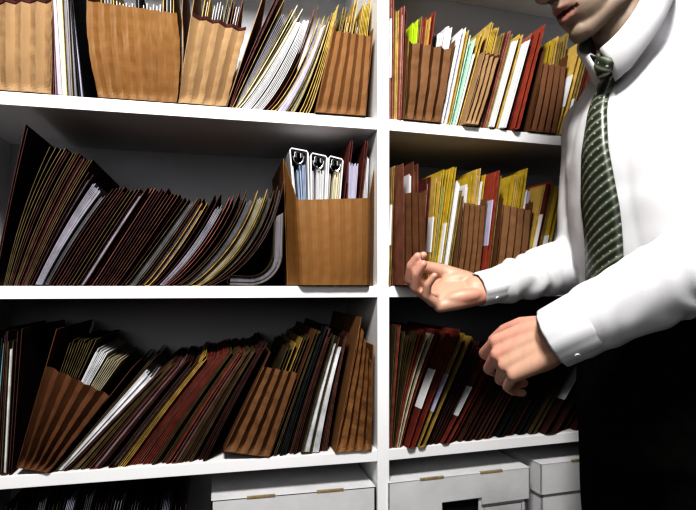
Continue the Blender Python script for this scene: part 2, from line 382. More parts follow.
def binder(ub0, ub1, ut0, ut1, vt, y, shc, desc):
    B0, B1, T0, T1 = W(ub0, 0, y), W(ub1, 0, y), W(ut0, vt, y), W(ut1, vt + 3, y)
    r = thing('ring_binder', desc, 'binder', ((B0.x + B1.x) / 2, y, Z2)); r['group'] = 'ring binders in the kraft bin'
    zb = Z2 + .004; bm = bmesh.new()
    ribbon(bm, [(B0.x, zb), (T0.x, T0.z - .004), (T0.x + .003, T0.z), (T1.x - .003, T1.z), (T1.x, T1.z - .004), (B1.x, zb)], .0028, y, y + .255); obj('cover', bm, PAL['white'], r)
    bm = bmesh.new(); mx = (T0.x + T1.x) / 2; mz = (T0.z + T1.z) / 2
    box(bm, (mx - .007, y + .004, mz - .006), (mx + .007, y + .24, mz - .0025), .001)
    for yy in (.006, .08, .16):
        for k in range(12):
            a0, a1 = PI + k * PI / 12, PI + (k + 1) * PI / 12
            p0 = Vector((mx + .011 * math.cos(a0), y + yy, mz - .012 + .016 * math.sin(a0))); p1 = Vector((mx + .011 * math.cos(a1), y + yy, mz - .012 + .016 * math.sin(a1)))
            c = (p0 + p1) / 2; rot = (p1 - p0).to_track_quat('Z', 'Y').to_matrix().to_4x4()
            bmesh.ops.create_cone(bm, cap_ends=True, segments=8, radius1=.0016, radius2=.0016, depth=(p1 - p0).length * 1.15, matrix=Matrix.Translation(c) @ rot)
        for sx in (-1, 1): box(bm, (mx + sx * .006 - .003, y + yy - .0012, mz - .016), (mx + sx * .006 + .003, y + yy + .0018, mz - .004), .0008)
    obj('ring_clip', bm, mat('ring_metal', (.55, .55, .55), .25, .05, 10, metal=1), r)
    bm = bmesh.new(); n = 7
    for i in range(n):
        f = .42 + .5 * i / n; xb_ = lerp(B0.x, B1.x, f); xt = lerp(T0.x, T1.x, f)
        ribbon(bm, [(xb_, zb + .002), (xt, mz - .022 - random.uniform(0, .02))], .0013, y + .006 + random.uniform(0, .006), y + .22)
    obj('sheets', bm, PAL[shc], r)
    bm = bmesh.new(); f = .2
    ribbon(bm, [(lerp(B0.x, B1.x, f), zb + .002), (lerp(T0.x, T1.x, f), mz - .03)], .004, y + .02, y + .22); obj('divider_cards', bm, PAL['white'], r)
binder(301.5, 311, 290, 308, 148, .010, 'blue', 'white ring binder with blue-edged sheets, leftmost in the kraft bin')
binder(312, 321.5, 311, 327, 153, .010, 'white', 'white ring binder between two others in the kraft bin')
binder(322.5, 333, 329, 343, 156, .010, 'cream', 'white ring binder beside the dark folder in the kraft bin')
F = Fan([(334, 351, 139), (340, 355, 141), (345, 348, 152), (350, 360, 152), (350, 366, 139), (355, 370, 141), (356, 364, 150), (367, 372, 146)], Z2, .012, 'in the kraft bin', .27)
folder(F, .1, .6, 'maroon', 'maroon', 2, top=1.0)
folder(F, 2.1, 2.9, None, 'lilac', 8, top=.97, pt=.0017, yo=-.010, desc='thick round-cornered grey sheaf between two dark folders')
folder(F, 4.1, 4.6, 'maroon', 'maroon', 2, top=1.0); folder(F, 6.1, 6.9, None, 'white', 5, top=1.0, pt=.0014, yo=.006)

# ------------------------------------------------------------------ lower left shelf
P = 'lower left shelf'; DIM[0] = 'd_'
F = Fan([(-34, -30, 330), (-12, 2, 330), (4, 10, 332), (12, 24, 328), (22, 34, 330)], Z3, 0, P)
dense(F, 0, .9, 3, [('maroon', 'lilac', 3), ('black', 'white', 3)], .3, seed=2)
folder(F, 1.0, 1.3, 'black', 'teal', 3, top=.97); folder(F, 1.45, 1.62, 'maroon', 'black', 1, top=1.0)
folder(F, 1.75, 2.2, 'olive', 'white', 6, top=.93, pt=.0014); folder(F, 2.5, 2.8, 'maroon', 'black', 2, top=1.0)
pocket([(17, 46, 366, -.004, .014), (48, 109, 396, -.004, 0)], Z3, 'dkraft', 5, amp=.013, crush=.002, seed=9, label='dark kraft pleated pocket leaning right near left end of lower left shelf', covl=(57, 329), covr=(133, 366))
F = Fan([(22, 60, 340), (34, 92, 334), (38, 102, 340), (44, 132, 352)], Z3, .025, 'in the dark leaning pocket', .28)
F.zs = Z3 + .003
for i in range(4): folder(F, .35 + i * .19, .45 + i * .19, 'olive', 'black', 1, top=.98 - .01 * i)
folder(F, 1.2, 1.5, 'olive', 'white', 2, top=.98, yo=.0); folder(F, 1.9, 2.35, None, 'white', 8, top=.98, pt=.0017); folder(F, 2.4, 2.9, None, 'cream', 7, top=.96, pt=.0017)
F = Fan([(52, 145, 358), (62, 158, 374, 122, 410), (80, 172, 364, 130, 410), (105, 190, 362, 152, 408), (135, 215, 358, 176, 406), (165, 238, 354, 204, 402), (190, 254, 352, 224, 400), (212, 274, 338, 238, 402)], Z3, 0, P)
folder(F, .25, .34, 'olive', 'olive', 1, top=1.02)
folder(F, .42, .95, None, 'white', 10, top=1.0, pt=.0018, desc='thick white paper bundle leaning right beside the dark pleated pocket')
folder(F, 1.05, 1.2, 'brown', 'grey', 2)
dense(F, 1.25, 2.3, 7, [('olive', 'olive', 1), ('maroon', 'olive', 1), ('olive', 'black', 1, 'red'), ('brown', 'green', 1)], .4, (.98, 1.05), seed=11, yj=.01)
folder(F, 2.35, 2.6, 'rose', 'lilac', 5, top=1.02, pt=.0015)
dense(F, 2.68, 3.05, 2, [('maroon', 'grey', 2), ('olive', 'grey', 2)], .35, (1.0, 1.04), seed=15)
folder(F, 3.1, 3.3, 'brown', 'white', 3, top=1.0)
dense(F, 3.4, 4.2, 5, [('olive', 'black', 1), ('rose', 'black', 1), ('manila', 'black', 1), ('red', 'maroon', 1)], .45, (1.0, 1.05), seed=17)
dense(F, 4.22, 5.2, 6, [('maroon', 'black', 1), ('olive', 'black', 1), ('rose', 'maroon', 1), ('red', 'black', 1), ('brown', 'grey', 1)], .45, (.99, 1.05), seed=21)
folder(F, 5.25, 5.45, 'rose', 'lilac', 4, top=1.0)
dense(F, 5.55, 6.8, 6, [('maroon', 'black', 1), ('red', 'black', 1), ('olive', 'black', 1), ('brown', 'grey', 1)], .45, (.98, 1.03), seed=23)
pocket([(224, 264, 367, -.002, .018), (269, 297, 373, -.002, 0)], Z3, 'mkraft', 4, amp=.012, crush=.003, seed=12, label='kraft file pocket leaning right amid folders at middle of lower left shelf', covl=(271, 352), covr=(316, 330), cover_col='dkraft')
F = Fan([(236, 276, 350), (266, 313, 334)], Z3, .02, 'in the kraft pocket of the lower left shelf', .28)
folder(F, .35, .45, 'olive', 'olive', 1, top=.97); folder(F, .56, .72, 'manila', 'olive', 2, top=1.0); folder(F, .8, .9, 'olive', 'grey', 1, top=1.0)
F = Fan([(274, 318, 332), (284, 326, 330, 300, 400), (303, 335, 338, 317, 398), (322, 345, 342, 330, 398), (333, 352, 332, 340, 395)], Z3, 0, P)
dense(F, 0, .95, 3, [('olive', 'grey', 2), ('maroon', 'black', 1), ('black', 'cream', 1)], .4, (.96, 1.02), seed=31)
dense(F, 1.0, 1.9, 5, [('maroon', 'red', 1), ('black', 'white', 1), ('brown', 'grey', 1), ('maroon', 'black', 1)], .42, (.97, 1.04), seed=33)
folder(F, 1.95, 2.45, 'olive', 'white', 7, top=1.02, pt=.0015); folder(F, 2.5, 2.85, None, 'white', 6, top=1.0, pt=.0015)
dense(F, 3.0, 3.7, 3, [('maroon', 'black', 1), ('brown', 'grey', 1)], .4, (.98, 1.05), seed=35)
pocket([(336, 361, 322, -.004), (371, 372, 362, -.004)], Z3, 'kraft', 4, amp=.014, crush=.004, seed=13, label='tapering kraft pocket pressed against the divider on lower left shelf', covl=(362, 317), covr=(373, 345))

frame(True); BEFORE = set(C.objects)
# ------------------------------------------------------------------ top right shelf
P = 'top right shelf'; DIM[0] = ''
F = Fan([(391, 392, 0), (397, 399, 8), (405, 410, 12)], Z1, -.002, P)
folder(F, 0, .35, 'rose', 'cream', 2, top=1.05, label=(.35, .85, 'white')); folder(F, .5, .75, 'olive', 'grey', 1, top=.98, yo=.004); folder(F, .9, 1.1, 'manila', 'olive', 2, top=1.0, yo=.004)
folder(F, 1.25, 1.5, 'rose', 'white', 2, top=1.04, yo=-.004); folder(F, 1.65, 1.85, 'maroon', 'black', 1, yo=.006, top=1.03)
pocket([(404, 409, 41, -.004), (440, 452, 48, -.004)], Z1, 'mkraft', 4, amp=.012, crush=.003, seed=14, label='kraft pocket with lime and red files inside, left of top right shelf', covl=(409, 36), covr=(455, 40))
F = Fan([(408, 413, 20), (420, 432, 15), (438, 457, 22)], Z1, .018, 'in the kraft pocket left of the top right shelf', .28)
folder(F, .05, .3, 'lime', 'lime', 2, top=1.0); folder(F, .38, .5, 'olive', 'cream', 1, top=1.02); folder(F, .58, .74, 'red', 'white', 2, top=1.0); folder(F, .8, .98, 'manila', 'manila', 2, top=.99)
folder(F, 1.02, 1.14, 'red', 'maroon', 1, top=1.05); folder(F, 1.2, 1.3, 'black', 'grey', 1, top=.84); folder(F, 1.35, 1.6, None, 'white', 4, top=.93, pt=.002); folder(F, 1.63, 1.9, None, 'white', 5, top=1.02, pt=.002)
F = Fan([(441, 461, 28), (449, 468, 30), (456, 478, 37), (462, 490, 28)], Z1, -.003, P)
folder(F, 0, .25, None, 'white', 4, top=1.0, pt=.0019); folder(F, .3, .75, 'white', 'lilac', 4, top=1.03, pt=.0016); folder(F, .85, 1.15, 'manila', 'manila', 2, top=1.02)
folder(F, 1.45, 1.95, 'mint', 'mint', 3, top=1.0, yo=.004, desc='pale mint green folder'); folder(F, 2.1, 2.3, None, 'white', 2, top=.86)
folder(F, 2.5, 2.85, 'manila', 'olive', 3, top=1.04, yo=.01)
pocket([(465, 485, 52, -.012), (478, 499, 55, -.012)], Z1, 'tan', 3, amp=.012, crush=.003, seed=16, tape='tape', label='narrow tan pocket with dark rim leaning right on top right shelf', covl=(486, 50), covr=(500, 53))
F = Fan([(468, 492, 24), (476, 500, 30)], Z1, .02, 'in the narrow tan pocket', .28)
folder(F, .0, .2, 'manila', 'manila', 2, top=1.03); folder(F, .35, .5, 'yellow', 'cream', 1, top=1.0); folder(F, .65, .9, 'manila', 'olive', 1, top=1.03)
F = Fan([(480, 504, 30), (490, 516, 34), (503, 529, 36), (512, 537, 32), (522, 548, 25)], Z1, -.002, P)
folder(F, 0, .15, 'olive', 'white', 1, top=.99); folder(F, .22, .36, 'maroon', 'cream', 1, top=1.0); folder(F, .45, .6, 'rose', 'olive', 1, top=1.03, yo=.0); folder(F, .68, .8, 'olive', 'black', 1, top=1.0)
folder(F, .88, 1.25, None, 'white', 5, top=.98, pt=.0021, yo=-.01); folder(F, 1.35, 1.6, 'manila', 'olive', 2, top=1.02); folder(F, 1.7, 2.1, None, 'white', 5, top=1.0, pt=.0019, yo=-.012)
folder(F, 2.15, 2.4, 'rose', 'maroon', 2, top=1.02); folder(F, 2.5, 2.7, 'maroon', 'black', 1, top=1.0)
folder(F, 2.95, 3.4, 'red', 'red', 5, top=1.03, pt=.002, yo=-.016, desc='thick brick red folder jutting out beside a brown pocket'); folder(F, 3.55, 3.75, 'red', 'maroon', 1, top=1.02); folder(F, 3.8, 3.92, 'maroon', 'olive', 1, yo=.006, top=.98)
pocket([(529, 543, 62, -.004), (556, 566, 66, -.004)], Z1, 'dkraft', 4, amp=.010, crush=.002, seed=17, label='brown pleated pocket near the right end of top right shelf', covl=(546, 50), covr=(568, 55))
F = Fan([(534, 551, 38), (545, 562, 38), (554, 571, 36)], Z1, .018, 'in the brown pleated pocket by the man', .28)
folder(F, .05, .35, 'yellow', 'white', 2, top=1.0); folder(F, .5, .75, 'manila', 'olive', 2, top=1.03); folder(F, 1.0, 1.2, 'olive', 'white', 2, top=1.0); folder(F, 1.5, 1.8, 'olive', 'grey', 2, top=1.05)
F = Fan([(558, 582, 42), (568, 592, 44), (580, 603, 42), (640, 662, 42)], Z1, -.006, P)
folder(F, 0, .45, 'manila', 'manila', 3, top=1.02, label=(.3, .65, 'white'), pt=.002); folder(F, .75, 1.0, 'olive', 'cream', 2, top=1.0, label=(.2, .4, 'white')); folder(F, 1.2, 1.4, 'maroon', 'black', 1, top=1.03); folder(F, 1.55, 1.85, 'brown', 'white', 3, top=1.04)
dense(F, 2.1, 3, 5, [('manila', 'white', 2), ('brown', 'white', 2), ('olive', 'cream', 2)], .4, seed=41)

# ------------------------------------------------------------------ middle right shelf
P = 'middle right shelf'
F = Fan([(386, 389, 168), (392, 396, 165), (398, 403, 163)], Z2, -.002, P)
folder(F, 0, .3, 'brown', 'black', 1, yo=.0); folder(F, .5, .75, 'olive', 'olive', 1, yo=-.004, label=(.34, .68, 'white')); folder(F, .9, 1.1, 'olive', 'brown', 1, yo=.006); folder(F, 1.3, 1.55, 'brown', 'white', 1, top=1.0, yo=.004)
YP = -.05
pocket([(404, 404, 193, YP), (425, 424, 192, YP)], Z2, 'dkraft', 3, amp=.014, crush=.002, seed=18, y1=.2, label='brown file pocket pulled out past the shelf edge by the hand', covl=(404, 163), covr=(425, 190), cover_col='brown')
F = Fan([(407, 409, 162), (422, 422, 168)], Z2, -.03, 'in the pocket held by the hand', .19)
F.y1 = .19
folder(F, .1, .3, None, 'white', 3, top=.98); folder(F, .4, .75, 'brown', 'brown', 3, top=1.03, pt=.002)
F = Fan([(424, 430, 176), (430, 442, 174), (437, 453, 172), (446, 462, 180), (454, 470, 178)], Z2, 0, P)
folder(F, -.0, .3, 'maroon', 'cream', 2, top=1.0, yo=.01); folder(F, .45, .85, 'manila', 'yellow', 3, top=.99, label=(.3, .62, 'white'), yo=-.01); folder(F, .95, 1.15, 'yellow', 'teal', 2, top=1.04, yo=-.004)
folder(F, 1.25, 1.4, None, 'teal', 2, top=.95); folder(F, 1.5, 1.75, 'yellow', 'manila', 3, top=1.03); folder(F, 1.9, 2.15, 'yellow', 'olive', 3, top=1.05, yo=-.01, label=(.2, .55, 'white'), pt=.002)
folder(F, 2.35, 3.0, None, 'white', 7, top=1.03, pt=.0019, desc='thick white paper bundle leaning beside yellow folders'); folder(F, 3.1, 3.35, 'olive', 'cream', 2, top=.9)
pocket([(455, 464, 202, -.004), (478, 485, 206, -.004)], Z2, 'mkraft', 4, amp=.011, crush=.002, seed=19, label='kraft pocket behind the wrist on middle right shelf', covl=(464, 196), covr=(487, 198))
F = Fan([(458, 467, 176), (468, 480, 172), (477, 492, 174)], Z2, .018, 'in the kraft pocket behind the wrist', .28)
folder(F, .0, .3, None, 'white', 3, top=.98, pt=.002); folder(F, .45, .7, 'yellow', 'manila', 2, top=1.02); folder(F, .8, 1.1, 'manila', 'white', 3, top=1.04); folder(F, 1.25, 1.4, None, 'white', 2, top=.98); folder(F, 1.55, 1.8, 'yellow', 'olive', 2, top=1.0)
F = Fan([(481, 494, 172), (488, 501, 174), (492, 506, 178)], Z2, -.002, P)
folder(F, 0, .5, 'red', 'red', 4, top=1.02, yo=-.012, label=(.35, .75, 'lilac'), pt=.002); folder(F, .65, .85, 'red', 'maroon', 2, top=1.03); folder(F, 1.1, 1.3, 'olive', 'black', 1, top=1.0)
pocket([(493, 503, 204, -.006), (522, 531, 210, -.006)], Z2, 'mkraft', 4, amp=.012, crush=.002, seed=20, label='kraft pocket with yellow folders above the shirt sleeve, middle right shelf', covl=(504, 198), covr=(533, 202), cover_col='dkraft')
F = Fan([(497, 510, 176), (508, 524, 176), (520, 537, 170)], Z2, .016, 'in the kraft pocket above the shirt sleeve', .28)
folder(F, .05, .4, 'yellow', 'yellow', 3, top=1.02); folder(F, .55, .68, 'manila', 'black', 1, top=1.0); folder(F, .8, .95, 'yellow', 'green', 1, top=1.02); folder(F, 1.05, 1.3, 'yellow', 'manila', 2, top=1.06); folder(F, 1.45, 1.6, None, 'white', 2, top=.9); folder(F, 1.7, 1.9, None, 'lilac', 2, top=.88)
F = Fan([(524, 545, 184), (532, 553, 184), (540, 562, 188), (556, 572, 196), (640, 655, 180)], Z2, -.002, P)
folder(F, 0, .2, 'manila', 'yellow', 2, top=1.0); folder(F, .32, .5, 'maroon', 'black', 1, top=1.0, label=(.1, .7, 'white'), yo=-.008); folder(F, .65, .95, 'red', 'maroon', 2, top=1.04); folder(F, 1.1, 1.3, 'olive', 'cream', 2)
folder(F, 1.45, 1.9, 'yellow', 'manila', 3, top=1.0, yo=-.012, label=(.05, .5, 'white')); folder(F, 2.05, 2.6, None, 'white', 7, top=1.02, pt=.002)
dense(F, 3.0, 4, 6, [('manila', 'white', 2), ('brown', 'white', 2), ('maroon', 'cream', 2)], .4, seed=43)

# ------------------------------------------------------------------ lower right shelf
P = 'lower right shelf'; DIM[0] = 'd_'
F = Fan([(388, 397, 326), (393, 402, 328, 396, 390), (398, 430, 334, 408, 388), (404, 444, 334, 420, 388), (416, 462, 332, 436, 392), (430, 478, 340, 452, 395), (446, 494, 350, 470, 398), (462, 512, 350, 486, 396), (500, 548, 352, 524, 392), (548, 596, 350, 572, 390), (620, 664, 350, 645, 390)], Z3, 0, P)
folder(F, 0, .35, 'olive', 'olive', 2, top=1.0, yo=.0); folder(F, .6, .8, 'red', 'black', 1, top=1.02)
folder(F, 1.15, 1.6, 'olive', 'olive', 3, top=1.0, yo=.002); folder(F, 1.72, 1.85, 'red', 'maroon', 1, top=1.03); folder(F, 1.95, 2.3, 'cream', 'grey', 3, top=1.0, yo=-.002, desc='pale cream folder with rounded top'); folder(F, 2.4, 2.6, 'red', 'black', 1, top=1.04); folder(F, 2.7, 2.9, 'olive', 'black', 1, top=1.03, yo=.01)
folder(F, 3.2, 3.7, 'red', 'red', 5, top=1.03, yo=-.014, pt=.002, label=(.34, .68, 'white')); folder(F, 3.8, 3.92, 'maroon', 'black', 1)
folder(F, 4.1, 4.5, 'manila', 'olive', 3, top=1.0, yo=-.012, label=(.32, .65, 'lilac')); folder(F, 4.6, 4.75, 'olive', 'maroon', 1, top=1.0)
folder(F, 5.0, 5.15, 'maroon', 'black', 1); folder(F, 5.35, 5.5, 'maroon', 'red', 1, top=.95); folder(F, 5.75, 6.1, 'red', 'maroon', 3, top=.98, yo=-.008, label=(.3, .6, 'white')); folder(F, 6.3, 6.45, 'red', 'black', 1, top=.9)
dense(F, 6.6, 7.9, 5, [('maroon', 'black', 1), ('brown', 'black', 1), ('olive', 'black', 1)], .45, (.8, .97), seed=47)
dense(F, 8.0, 8.9, 4, [('maroon', 'black', 1), ('black', 'grey', 1), ('olive', 'black', 1)], .45, (.9, 1.0), seed=49)
folder(F, 8.92, 9.1, 'maroon', 'black', 1, yo=-.006, label=(.4, .8, 'white'))
dense(F, 9.2, 10, 4, [('maroon', 'black', 1), ('brown', 'black', 1)], .45, (.9, 1.0), seed=50)

turn([o for o in C.objects if o not in BEFORE and o.parent is None]); frame(False)
# ------------------------------------------------------------------ bottom shelves: dim files and archive boxes
P = 'bottom left shelf'
F = Fan([(-30, 6, 500), (10, 52, 492), (60, 100, 492), (120, 150, 496), (180, 196, 498)], Z4, 0.02, P)
F.d = ''
dense(F, .0, 3.9, 12, [('black', 'lilac', 5), ('black', 'grey', 3), ('maroon', 'grey', 3), ('black', 'white', 4), ('black', 'olive', 2)], .3, (.90, 1.03), seed=51, yj=.03)
card = mat('white_cardboard', (.66, .66, .67), .6, .05, 20, .1, 60)
def sbox(u0, u1, y0, ztop, label, hole=True, frame=True):
    x0, x1 = W(u0, 0, y0).x, W(u1, 0, y0).x; w = x1 - x0; yb = min(.305, y0 + .31)
    r = thing('storage_box', label, 'box', ((x0 + x1) / 2, (y0 + yb) / 2, Z4)); r['group'] = 'white cardboard storage boxes on the bottom shelf'
    zl = ztop - .072
    # body with a real hand hole in its front: five slabs around it, below the lid
    bm = bmesh.new(); a = .006; cx = (x0 + x1) / 2; t = .004; hz1 = zl + .012; hz0 = zl - .018; hw = .045
    bx0, bx1, by0, by1 = x0 + a, x1 - a, y0 + a, yb - a
    box(bm, (bx0, by0, Z4 + .001), (bx1, by0 + t, hz0)); box(bm, (bx0, by0, hz1), (bx1, by0 + t, ztop - .006))
    box(bm, (bx0, by0, hz0), (cx - hw, by0 + t, hz1)); box(bm, (cx + hw, by0, hz0), (bx1, by0 + t, hz1))
    box(bm, (bx0, by1 - t, Z4 + .001), (bx1, by1, ztop - .006)); box(bm, (bx0, by0, Z4 + .001), (bx0 + t, by1, ztop - .006)); box(bm, (bx1 - t, by0, Z4 + .001), (bx1, by1, ztop - .006)); box(bm, (bx0, by0, Z4 + .001), (bx1, by1, Z4 + .005))
    obj('box_body', bm, card, r)
    bm = bmesh.new(); hc = hw + .004
    box(bm, (x0, y0, ztop - .004), (x1, yb, ztop), .0012)
    t = .003
    if hole:
        box(bm, (x0, y0, zl), (cx - hc, y0 + t, ztop - .001)); box(bm, (cx + hc, y0, zl), (x1, y0 + t, ztop - .001)); box(bm, (cx - hc, y0, hz1 + .004), (cx + hc, y0 + t, ztop - .001))
    else: box(bm, (x0, y0, zl), (x1, y0 + t, ztop - .001))
    box(bm, (x0, y0, zl), (x0 + t, yb, ztop - .001)); box(bm, (x1 - t, y0, zl), (x1, yb, ztop - .001)); box(bm, (x0, yb - t, zl), (x1, yb, ztop - .001))
    obj('lid', bm, card, r)
    for s in (-.21, .21):
        bm = bmesh.new(); box(bm, (cx + s * w - .028, y0 - .0012, ztop - .0035), (cx + s * w + .028, y0 + .004, ztop + .0012), .0006); obj('lid_slot', bm, PAL['kraftedge'], r)
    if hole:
        bm = bmesh.new(); box(bm, (cx - hw - .01, y0 + .016, hz0 - .01), (cx + hw + .01, y0 + .018, hz1 + .01)); obj('hole_shade', bm, PAL['black'], r)  # black panel painting the shade seen through the hand hole
    if frame:
        bm = bmesh.new(); fx0, fx1, fz1, fz0 = cx + hw + .012, bx1 - .012, zl - .008, Z4 + .05
        yy0, yy1 = by0 - .0006, by0 + .0003
        for q in ((fx0, fx1, fz1 - .0012, fz1), (fx0, fx1, fz0, fz0 + .0012), (fx0, fx0 + .0012, fz0, fz1), (fx1 - .0012, fx1, fz0, fz1)): box(bm, (q[0], yy0, q[2]), (q[1], yy1, q[3]))
        obj('printed_frame', bm, mat('grey_ink', (.2, .2, .21), .7), r)
sbox(211, 375.8, -.002, CZ - .420, 'white cardboard storage box with closed lid below the lower left shelf', hole=False)
frame(True); BEFORE = set(C.objects)
sbox(388.5, 530, -.004, CZ - .414, 'white cardboard storage box with black hand hole, right of the divider')
sbox(541, 672, .0, CZ - .412, 'white cardboard storage box beside the dark trousers', hole=True)

turn([o for o in C.objects if o not in BEFORE and o.parent is None]); frame(False)
# ------------------------------------------------------------------ labels for the files
from collections import defaultdict
grp = defaultdict(list)
for r, d, p, x in PENDING: grp[(d, p)].append((x, r))
for (d, p), L in grp.items():
    L.sort(key=lambda q: q[0])
    if p.startswith('in '): pl = p
    else: pl = 'on ' + p
    for i, (x, r) in enumerate(L):
        dd = d
        if len(L) == 1: lab = dd + ' ' + pl
        else:
            w = ORD[i]
            lab = dd + ', ' + w + ' such from left ' + pl
        ws = lab.split()
        if len(ws) > 16:
            lab = lab.replace(' such from left', ' from left').replace('standing ', '').replace('file folder', 'folder').replace(' the ', ' ')
        ws = lab.split()
        if len(ws) > 16: lab = lab.replace(' file ', ' ')
        r['label'] = lab; r['group'] = ('files ' + pl)

# ------------------------------------------------------------------ the man
def Q(u, v, Z): return K((u - 348) / FPX * Z, (286 - v) / FPX * Z, Z)
RV = Vector((CT, -ST, 0)); ZV = Vector((ST, CT, 0)); UV_ = Vector((0, 0, 1))
_SPH = {}
def _sphere(seg):
    if seg not in _SPH:
        nv = seg // 2 + 2; V = [Vector((0, 0, 1))]; F = []
        for j in range(1, nv):
            for i in range(seg): V.append(Vector((math.sin(PI * j / nv) * math.cos(2 * PI * i / seg), math.sin(PI * j / nv) * math.sin(2 * PI * i / seg), math.cos(PI * j / nv))))
        V.append(Vector((0, 0, -1))); e = len(V) - 1
        for i in range(seg):
            k = (i + 1) % seg; F.append((0, 1 + i, 1 + k)); F.append((e, e - seg + k, e - seg + i))
            for j in range(nv - 2): F.append((1 + j * seg + i, 1 + (j + 1) * seg + i, 1 + (j + 1) * seg + k, 1 + j * seg + k))
        _SPH[seg] = (V, F)
    return _SPH[seg]
def ell(bm, c, r, rot=Matrix.Identity(3), seg=24):
    V, F = _sphere(seg); vs = [bm.verts.new(c + rot @ Vector((v.x * r[0], v.y * r[1], v.z * r[2]))) for v in V]
    for f in F: bm.faces.new([vs[i] for i in f])
def tube(bm, pts, rad, seg=18):
    for p, r in zip(pts, rad): ell(bm, p, (r, r, r), seg=seg)
    for (a, b), (ra, rb) in zip(zip(pts, pts[1:]), zip(rad, rad[1:])):
        d = b - a
        if d.length < 1e-5: continue
        q = d.to_track_quat('Z', 'Y'); A = []; B = []
        for i in range(seg):
            e = q @ Vector((math.cos(2 * PI * i / seg), math.sin(2 * PI * i / seg), 0)); A.append(bm.verts.new(a + e * ra)); B.append(bm.verts.new(b + e * rb))
        for i in range(seg): k = (i + 1) % seg; bm.faces.new([A[i], A[k], B[k], B[i]])
        bm.faces.new(A[::-1]); bm.faces.new(B)
def loft(bm, rings, seg=40):
    """rings: (centre, lateral axis*halfwidth, depth axis*halfdepth, exponent)"""
    G = []
    for c, A, B, ex in rings:
        row = []
        for i in range(seg):
            t = 2 * PI * i / seg; cs, sn = math.cos(t), math.sin(t)
            row.append(bm.verts.new(c + A * math.copysign(abs(cs) ** ex, cs) + B * math.copysign(abs(sn) ** ex, sn)))
        G.append(row)
    for a, b in zip(G, G[1:]):
        for i in range(seg): bm.faces.new([a[i], a[(i + 1) % seg], b[(i + 1) % seg], b[i]])
    bm.faces.new(G[0]); bm.faces.new(G[-1][::-1])
    return G
def fuse(bm, voxel, smooth=4, fac=.5):
    bmesh.ops.recalc_face_normals(bm, faces=bm.faces[:])
    me = bpy.data.meshes.new('tmp'); bm.to_mesh(me); bm.free(); o = bpy.data.objects.new('tmp', me); C.objects.link(o)
    m = o.modifiers.new('r', 'REMESH'); m.mode = 'VOXEL'; m.voxel_size = voxel
    s = o.modifiers.new('s', 'SMOOTH'); s.iterations = smooth; s.factor = fac
    dg = bpy.context.evaluated_depsgraph_get(); dg.update()
    out = bpy.data.meshes.new_from_object(o.evaluated_get(dg)); bpy.data.objects.remove(o); bpy.data.meshes.remove(me)
    for p in out.polygons: p.use_smooth = True
    return out
def displace(me, f):
    co = [v.co.copy() for v in me.vertices]; no = [v.normal.copy() for v in me.vertices]; buf = []
    for c, n in zip(co, no): buf.extend(c + n * f(c))
    me.vertices.foreach_set('co', buf); me.update()
def meshobj(name, me, m, parent):
    me.name = name; me.materials.clear(); me.materials.append(m)
    o = bpy.data.objects.new(name, me); C.objects.link(o); o.parent = parent; o.matrix_parent_inverse = Matrix.Translation(-Vector(parent.location)); return o
def paint(me, f, name='tone'):
    a = me.color_attributes.new(name, 'FLOAT_COLOR', 'POINT')
    buf = []
    for v in me.vertices: buf.extend((*f(v.co, v.normal), 1))
    a.data.foreach_set('color', buf)
def tone_mat(name, rough, bump=.15, bscale=400, sss=0):
    m = bpy.data.materials.new(name); m.use_nodes = True; N = m.node_tree.nodes; L = m.node_tree.links; b = N['Principled BSDF']
    at = N.new('ShaderNodeAttribute'); at.attribute_name = 'tone'
    nz = N.new('ShaderNodeTexNoise'); nz.inputs['Scale'].default_value = 45; nz.inputs['Detail'].default_value = 6
    hs = N.new('ShaderNodeHueSaturation'); mr = N.new('ShaderNodeMapRange'); mr.inputs['To Min'].default_value = .86; mr.inputs['To Max'].default_value = 1.12
    L.new(nz.outputs['Fac'], mr.inputs['Value']); L.new(mr.outputs['Result'], hs.inputs['Value']); L.new(at.outputs['Color'], hs.inputs['Color']); L.new(hs.outputs['Color'], b.inputs['Base Color'])
    n2 = N.new('ShaderNodeTexNoise'); n2.inputs['Scale'].default_value = bscale; bp = N.new('ShaderNodeBump'); bp.inputs['Strength'].default_value = bump; bp.inputs['Distance'].default_value = .001
    L.new(n2.outputs['Fac'], bp.inputs['Height']); L.new(bp.outputs['Normal'], b.inputs['Normal'])
    b.inputs['Roughness'].default_value = rough; b.inputs['Subsurface Weight'].default_value = sss; b.inputs['Subsurface Radius'].default_value = (.01, .004, .002); b.inputs['Subsurface Scale'].default_value = .3
    return m
skin = tone_mat('skin', .5)
AF = math.radians(16)
FW = -RV * math.cos(AF) - ZV * math.sin(AF)          # the way the chest faces
LF = RV * math.sin(AF) - ZV * math.cos(AF)           # towards his left shoulder
CC = lambda R, U, Z: K(R, U, Z)
TC = [(-.10, .562, .168, .122), (-.03, .561, .170, .130), (.04, .554, .174, .134), (.14, .541, .180, .134), (.22, .533, .184, .128), (.29, .527, .176, .116), (.34, .522, .150, .096), (.375, .518, .108, .078), (.405, .516, .070, .060)]
def tcentre(U):
    for a, b in zip(TC, TC[1:]):
        if U <= b[0] or b is TC[-1]:
            f = max(0, min(1, (U - a[0]) / (b[0] - a[0]))); return [lerp(a[i], b[i], f) for i in range(4)]
ZC = .93
man = thing('person', 'man in a white shirt and green striped tie reaching for the files', 'person', K(.53, 0, ZC) * 1)
man.location = (man.location.x, man.location.y, 0)
# joints
SHL = K(.635, .355, .78); ELL = K(.555, .095, .655); WRL = Q(560, 335, .80)
SHR = K(.480, .300, 1.06); ELR = K(.475, .045, 1.10); WRR = Q(481, 289, 1.05)
